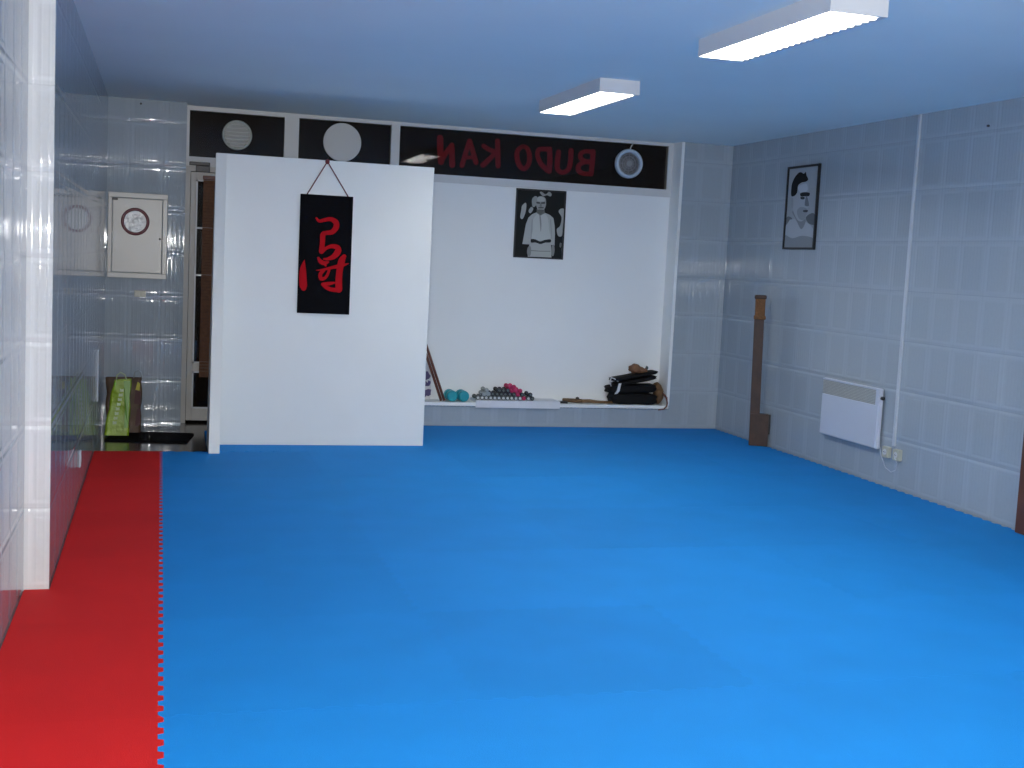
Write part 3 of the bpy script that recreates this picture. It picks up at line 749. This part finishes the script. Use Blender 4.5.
b = MB(); b.box(.140, .160, -.012, .02, .10, .262, BLACKPL, bev=.006, mat=Rm); b.build('side_plate', parent=t)

# ------------------------------------------------------------------ heater, trunking and sockets on the right wall
hx = 4.755
t = thing('convector_heater', 'white electric convector heater mounted low on the right tiled wall', 'heater', (4.78, 7.83, .238))
b = MB(); y0, y1, z0, z1 = 7.447, 8.212, .238, .657
b.box(hx+.008, 4.79, y0, y1, z0, z1, HEATER, bev=.008)
b.build('casing', parent=t)
b = MB(); b.box(hx, hx+.010, y0+.012, y1-.006, z0+.006, .541, HEATER, bev=.004); b.box(hx, hx+.010, y0+.003, y0+.045, .539, z1-.002, HEATER, bev=.003); b.box(hx, hx+.010, y0+.045, y1-.003, z1-.014, z1-.002, HEATER, bev=.003); b.build('front_panel', parent=t)
b = MB(); b.box(hx+.004, hx+.0085, y0+.045, y1-.006, .541, z1-.014, GRILLE)
for i in range(9): b.box(hx+.001, hx+.006, y0+.045, y1-.006, .548+i*.0105, .552+i*.0105, VENTW)
b.build('outlet_grille', parent=t)
b = MB(); b.cyl((4.778, y0-.008, .592), (0, 1, 0), .013, .022, BLACKPL, seg=20, bev=.003); b.build('dial', parent=t)
b = MB(); b.box(4.785, XR+.002, y0+.12, y0+.17, .3, .6, METALDK); b.box(4.785, XR+.002, y1-.17, y1-.12, .3, .6, METALDK); b.build('bracket', parent=t)
b = MB(); b.box(XR-.014, XR, 7.283, 7.309, .285, H-.003, TRUNK, bev=.003)
tag(b.build('cable_trunking', origin=(XR, 7.296, .285)), 'thin white cable trunking running up the right wall from the sockets', 'cable trunking')
for yy, lab in ((7.362, 'ivory wall socket left of the trunking, nearer the heater'), (7.232, 'ivory wall socket right of the trunking, further from the heater')):
    t = thing('wall_socket', lab, 'socket', (XR, yy, .19), 'ivory sockets below the trunking')
    b = MB(); b.box(XR-.030, XR, yy-.036, yy+.036, .195, .272, SOCK, bev=.005); b.build('plate', parent=t)
    b = MB(); b.cyl((XR-.0305, yy, .234), (1, 0, 0), .021, .003, FRAME, seg=20, smooth=False); b.build('outlet', parent=t)
    b = MB()
    for dz in (-.008, .008): b.cyl((XR-.0325, yy+dz, .234), (1, 0, 0), .0035, .002, BLACKPL, seg=8)
    b.build('contact', parent=t)
b = MB(); b.tube([(4.785, 7.46, .30), (XR-.012, 7.43, .20), (XR-.01, 7.37, .125), (XR-.01, 7.30, .105), (XR-.01, 7.25, .125), (XR-.016, 7.225, .175), (XR-.036, 7.232, .215)], .003, TRUNK, seg=6)
tag(b.build('power_cord', origin=(XR, 7.3, .105)), 'thin white cord looping below the two ivory sockets', 'cord')

# ------------------------------------------------------------------ tiled pier by the door: cupboard, disc, switch
t = thing('meter_cupboard', 'flat cream meter cupboard on the tiled pier in the far left corner', 'cupboard', (-.18, YB, 1.13))
b = MB(); x0, x1, z0, z1 = -.398, .042, 1.130, 1.785
for a in ((x0, x1, z1-.04, z1), (x0, x1, z0, z0+.04), (x0, x0+.03, z0+.04, z1-.04), (x1-.035, x1, z0+.04, z1-.04)): b.box(a[0], a[1], YB-.022, YB, a[2], a[3], CUPB, bev=.003)
b.build('frame', parent=t)
b = MB(); b.box(x0+.034, x1-.039, YB-.017, YB, z0+.044, z1-.044, CUPB, bev=.003); dr = b.build('door', parent=t)
b = MB(); b.cyl((-.012, YB-.019, 1.44), (0, 1, 0), .008, .006, METALDK, seg=14); b.build('lock', parent=dr)
b = MB(); b.box(x0+.028, x0+.07, YB-.026, YB-.015, z1-.062, z1-.045, METALDK, bev=.002); b.build('hinge', parent=t)
t = thing('round_wall_dial', 'round glass fronted dial with dark red rim on the meter cupboard door', 'dial', (-.197, YB-.02, 1.46))
b = MB(); b.ring((-.197, YB-.03, 1.565), (0, 1, 0), .094, .012, REDRIM, depth=.013); b.build('rim', parent=t)
b = MB(); b.cyl((-.197, YB-.025, 1.565), (0, 1, 0), .093, .014, DIAL, seg=40, smooth=False); b.build('face', parent=t)
t = thing('light_switch', 'small ivory double switch plate below the meter cupboard', 'switch', (-.152, YB, .975))
b = MB(); b.box(-.195, -.108, YB-.012, YB, .985, 1.035, SOCK, bev=.003); b.build('plate', parent=t)
for dx in (-.02, .022): b = MB(); b.box(-.152+dx-.015, -.152+dx+.015, YB-.017, YB-.011, .993, 1.027, SOCK, bev=.002); b.build('rocker', parent=t)
b = MB(); b.cyl((-.171, YB-.006, 2.465), (0, 1, 0), .008, .014, METALDK, seg=10); tag(b.build('wall_plug', origin=(-.171, YB, 2.465)), 'tiny dark wall plug high on the far left tiled pier', 'wall plug')
b = MB(); b.cyl((XR-.006, 6.575, 2.36), (1, 0, 0), .007, .014, METALDK, seg=10); tag(b.build('wall_plug', origin=(XR, 6.575, 2.36)), 'tiny dark wall plug high on the right tiled wall', 'wall plug')
# left wall: a plain upright white strip, and a socket
b = MB(); b.box(XL-.004, XL+.007, 9.035, 9.075, .29, .65, TRUNK, bev=.003)
tag(b.build('white_strip', origin=(XL, 9.055, .29)), 'short white vertical strip on the left wall beside the green bag', 'cover strip')
t = thing('wall_socket', 'white wall socket low on the left tiled wall', 'socket', (XL, 7.09, .17))
b = MB(); b.box(XL, XL+.010, 7.06, 7.12, .172, .262, TRUNK, bev=.004); b.build('plate', parent=t)
b = MB(); b.cyl((XL+.0105, 7.09, .215), (1, 0, 0), .022, .002, VENTW, seg=18, smooth=False); b.build('outlet', parent=t)

# ------------------------------------------------------------------ doormat and shopping bags
b = MB(); Rm = Matrix.Translation((-.05, 9.46, FZ)) @ Matrix.Rotation(math.radians(-8), 4, 'Z')
b.box(-.29, .29, -.22, .22, 0, .012, BLACK, bev=.004, mat=Rm)
tag(b.build('door_mat', origin=(-.05, 9.46, FZ)), 'thin black doormat on the dark floor in front of the street door', 'doormat')
FB = FZ+.013
t = thing('shopping_bag', 'bright green shopping bag with pale vertical print standing in the far left corner', 'bag', (-.29, 9.53, FB))
def bag_mesh(P0, P1, T0, T1, d0, d1, m):
    """front face bottom P0-P1, top T0-T1, depth vectors d0 (bottom) and d1 (top); open top, thin walls with soft folds"""
    bm2 = bmesh.new(); n = 10; k = 10
    def side(A, B, C, D):
        g = []
        for i in range(n+1):
            row = []
            for j in range(k+1):
                a = Vector(A).lerp(Vector(B), j/k); c = Vector(C).lerp(Vector(D), j/k)
                row.append(a.lerp(c, i/n))
            g.append(row)
        vs = [[bm2.verts.new(p) for p in row] for row in g]
        for i in range(n):
            for j in range(k): bm2.faces.new((vs[i][j], vs[i][j+1], vs[i+1][j+1], vs[i+1][j]))
    P0, P1, T0, T1, d0, d1 = [Vector(q) for q in (P0, P1, T0, T1, d0, d1)]
    side(P0, P1, T0, T1); side(P1, P1+d0, T1, T1+d1); side(P1+d0, P0+d0, T1+d1, T0+d1); side(P0+d0, P0, T0+d1, T0)
    bm2.faces.new([bm2.verts.new(p) for p in (P0, P0+d0, P1+d0, P1)])
    bmesh.ops.remove_doubles(bm2, verts=bm2.verts, dist=1e-4)
    zb = min(P0.z, P1.z)
    for v_ in bm2.verts:
        h_ = (v_.co.z-zb)/.43
        if h_ > .02:
            v_.co.y += .008*math.sin(9*h_+30*v_.co.x)*h_; v_.co.x += .005*math.sin(14*h_+20*v_.co.y)
    bmesh.ops.recalc_face_normals(bm2, faces=bm2.faces)
    o = MB(); o.add(bm2, m, smooth=True); return o
body = bag_mesh((-.378, 9.47, FB), (-.205, 9.47, FB), (-.315, 9.50, FB+.405), (-.195, 9.50, FB+.415), (.0, .12, 0), (.0, .05, 0), GREENBAG).build('body', parent=t)
b = MB(); b.prism([(-.238, 9.452, FB+.06), (-.210, 9.452, FB+.06), (-.198, 9.484, FB+.40), (-.245, 9.484, FB+.405), (-.235, 9.468, FB+.20)], (0, .004, 0), GREENDK); b.build('side_fold', parent=t)
b = MB()
for i in range(8):      # faded upright lettering, not legible
    z = FB+.085+i*.034; xx = -.317+.0065*i; yy = 9.458+.0028*i
    b.prism([(xx, yy, z), (xx+.026, yy, z+.002), (xx+.026, yy+.002, z+.022), (xx+.012, yy+.002, z+.018), (xx, yy+.002, z+.024)], (0, .003, 0), BAGINK)
b.build('print', parent=t)
b = MB(); b.tube([(-.30, 9.52, FB+.40), (-.295, 9.52, FB+.44), (-.27, 9.52, FB+.462), (-.24, 9.52, FB+.445), (-.225, 9.52, FB+.405)], .005, BAGINK, seg=6); b.build('handle', parent=t)
t = thing('paper_bag', 'brown patterned shopping bag half hidden behind the green bag', 'bag', (-.22, 9.66, FB))
bag_mesh((-.37, 9.63, FB), (-.125, 9.63, FB), (-.375, 9.64, FB+.41), (-.12, 9.64, FB+.41), (.0, .11, 0), (.0, .07, 0), BROWNBAG).build('body', parent=t)
b = MB(); b.prism([(-.172, 9.612, FB+.22), (-.126, 9.612, FB+.21), (-.126, 9.612, FB+.31), (-.165, 9.612, FB+.32)], (0, .006, 0), MAROON)
b.prism([(-.165, 9.610, FB+.325), (-.135, 9.610, FB+.32), (-.132, 9.610, FB+.37), (-.15, 9.610, FB+.385)], (0, .006, 0), YELLOWP)
b.prism([(-.165, 9.612, FB+.05), (-.126, 9.612, FB+.06), (-.126, 9.612, FB+.19), (-.150, 9.612, FB+.18)], (0, .006, 0), MAROON)
b.build('print', parent=t)
b = MB(); b.tube([(-.18, 9.66, FB+.40), (-.175, 9.66, FB+.45), (-.15, 9.66, FB+.47), (-.128, 9.66, FB+.45), (-.12, 9.66, FB+.405)], .004, GREYV, seg=6); b.build('handle', parent=t)

# ------------------------------------------------------------------ light
sc.cycles.sample_clamp_indirect = 60
sc.cycles.blur_glossy = .3
w = bpy.data.worlds.new('night'); sc.world = w; w.use_nodes = True
w.node_tree.nodes['Background'].inputs[0].default_value = (.010, .012, .02, 1); w.node_tree.nodes['Background'].inputs[1].default_value = .3
def area(name, loc, target, size, power, color):
    l = bpy.data.lights.new(name, 'AREA'); l.shape = 'DISK'; l.size = size; l.energy = power; l.color = color
    o = bpy.data.objects.new(name, l); col.objects.link(o); o.location = loc
    o.rotation_euler = (Vector(target)-Vector(loc)).to_track_quat('-Z', 'Y').to_euler()
area('camera_flash', CAM + up*.055 - rt*.03, CAM + fwd*5, .035, 138, (1.0, .985, .965))

area('added_ceiling_fill', (2.2, -1.6, 1.2), (2.2, 3.2, 2.5), .6, 55, (1.0, .96, .90))  # unseen fill light, added behind the viewer to brighten the ceiling

sc.view_settings.view_transform = 'Standard'
sc.view_settings.look = 'None'
sc.view_settings.exposure = 0.0
sc.view_settings.gamma = 1.0
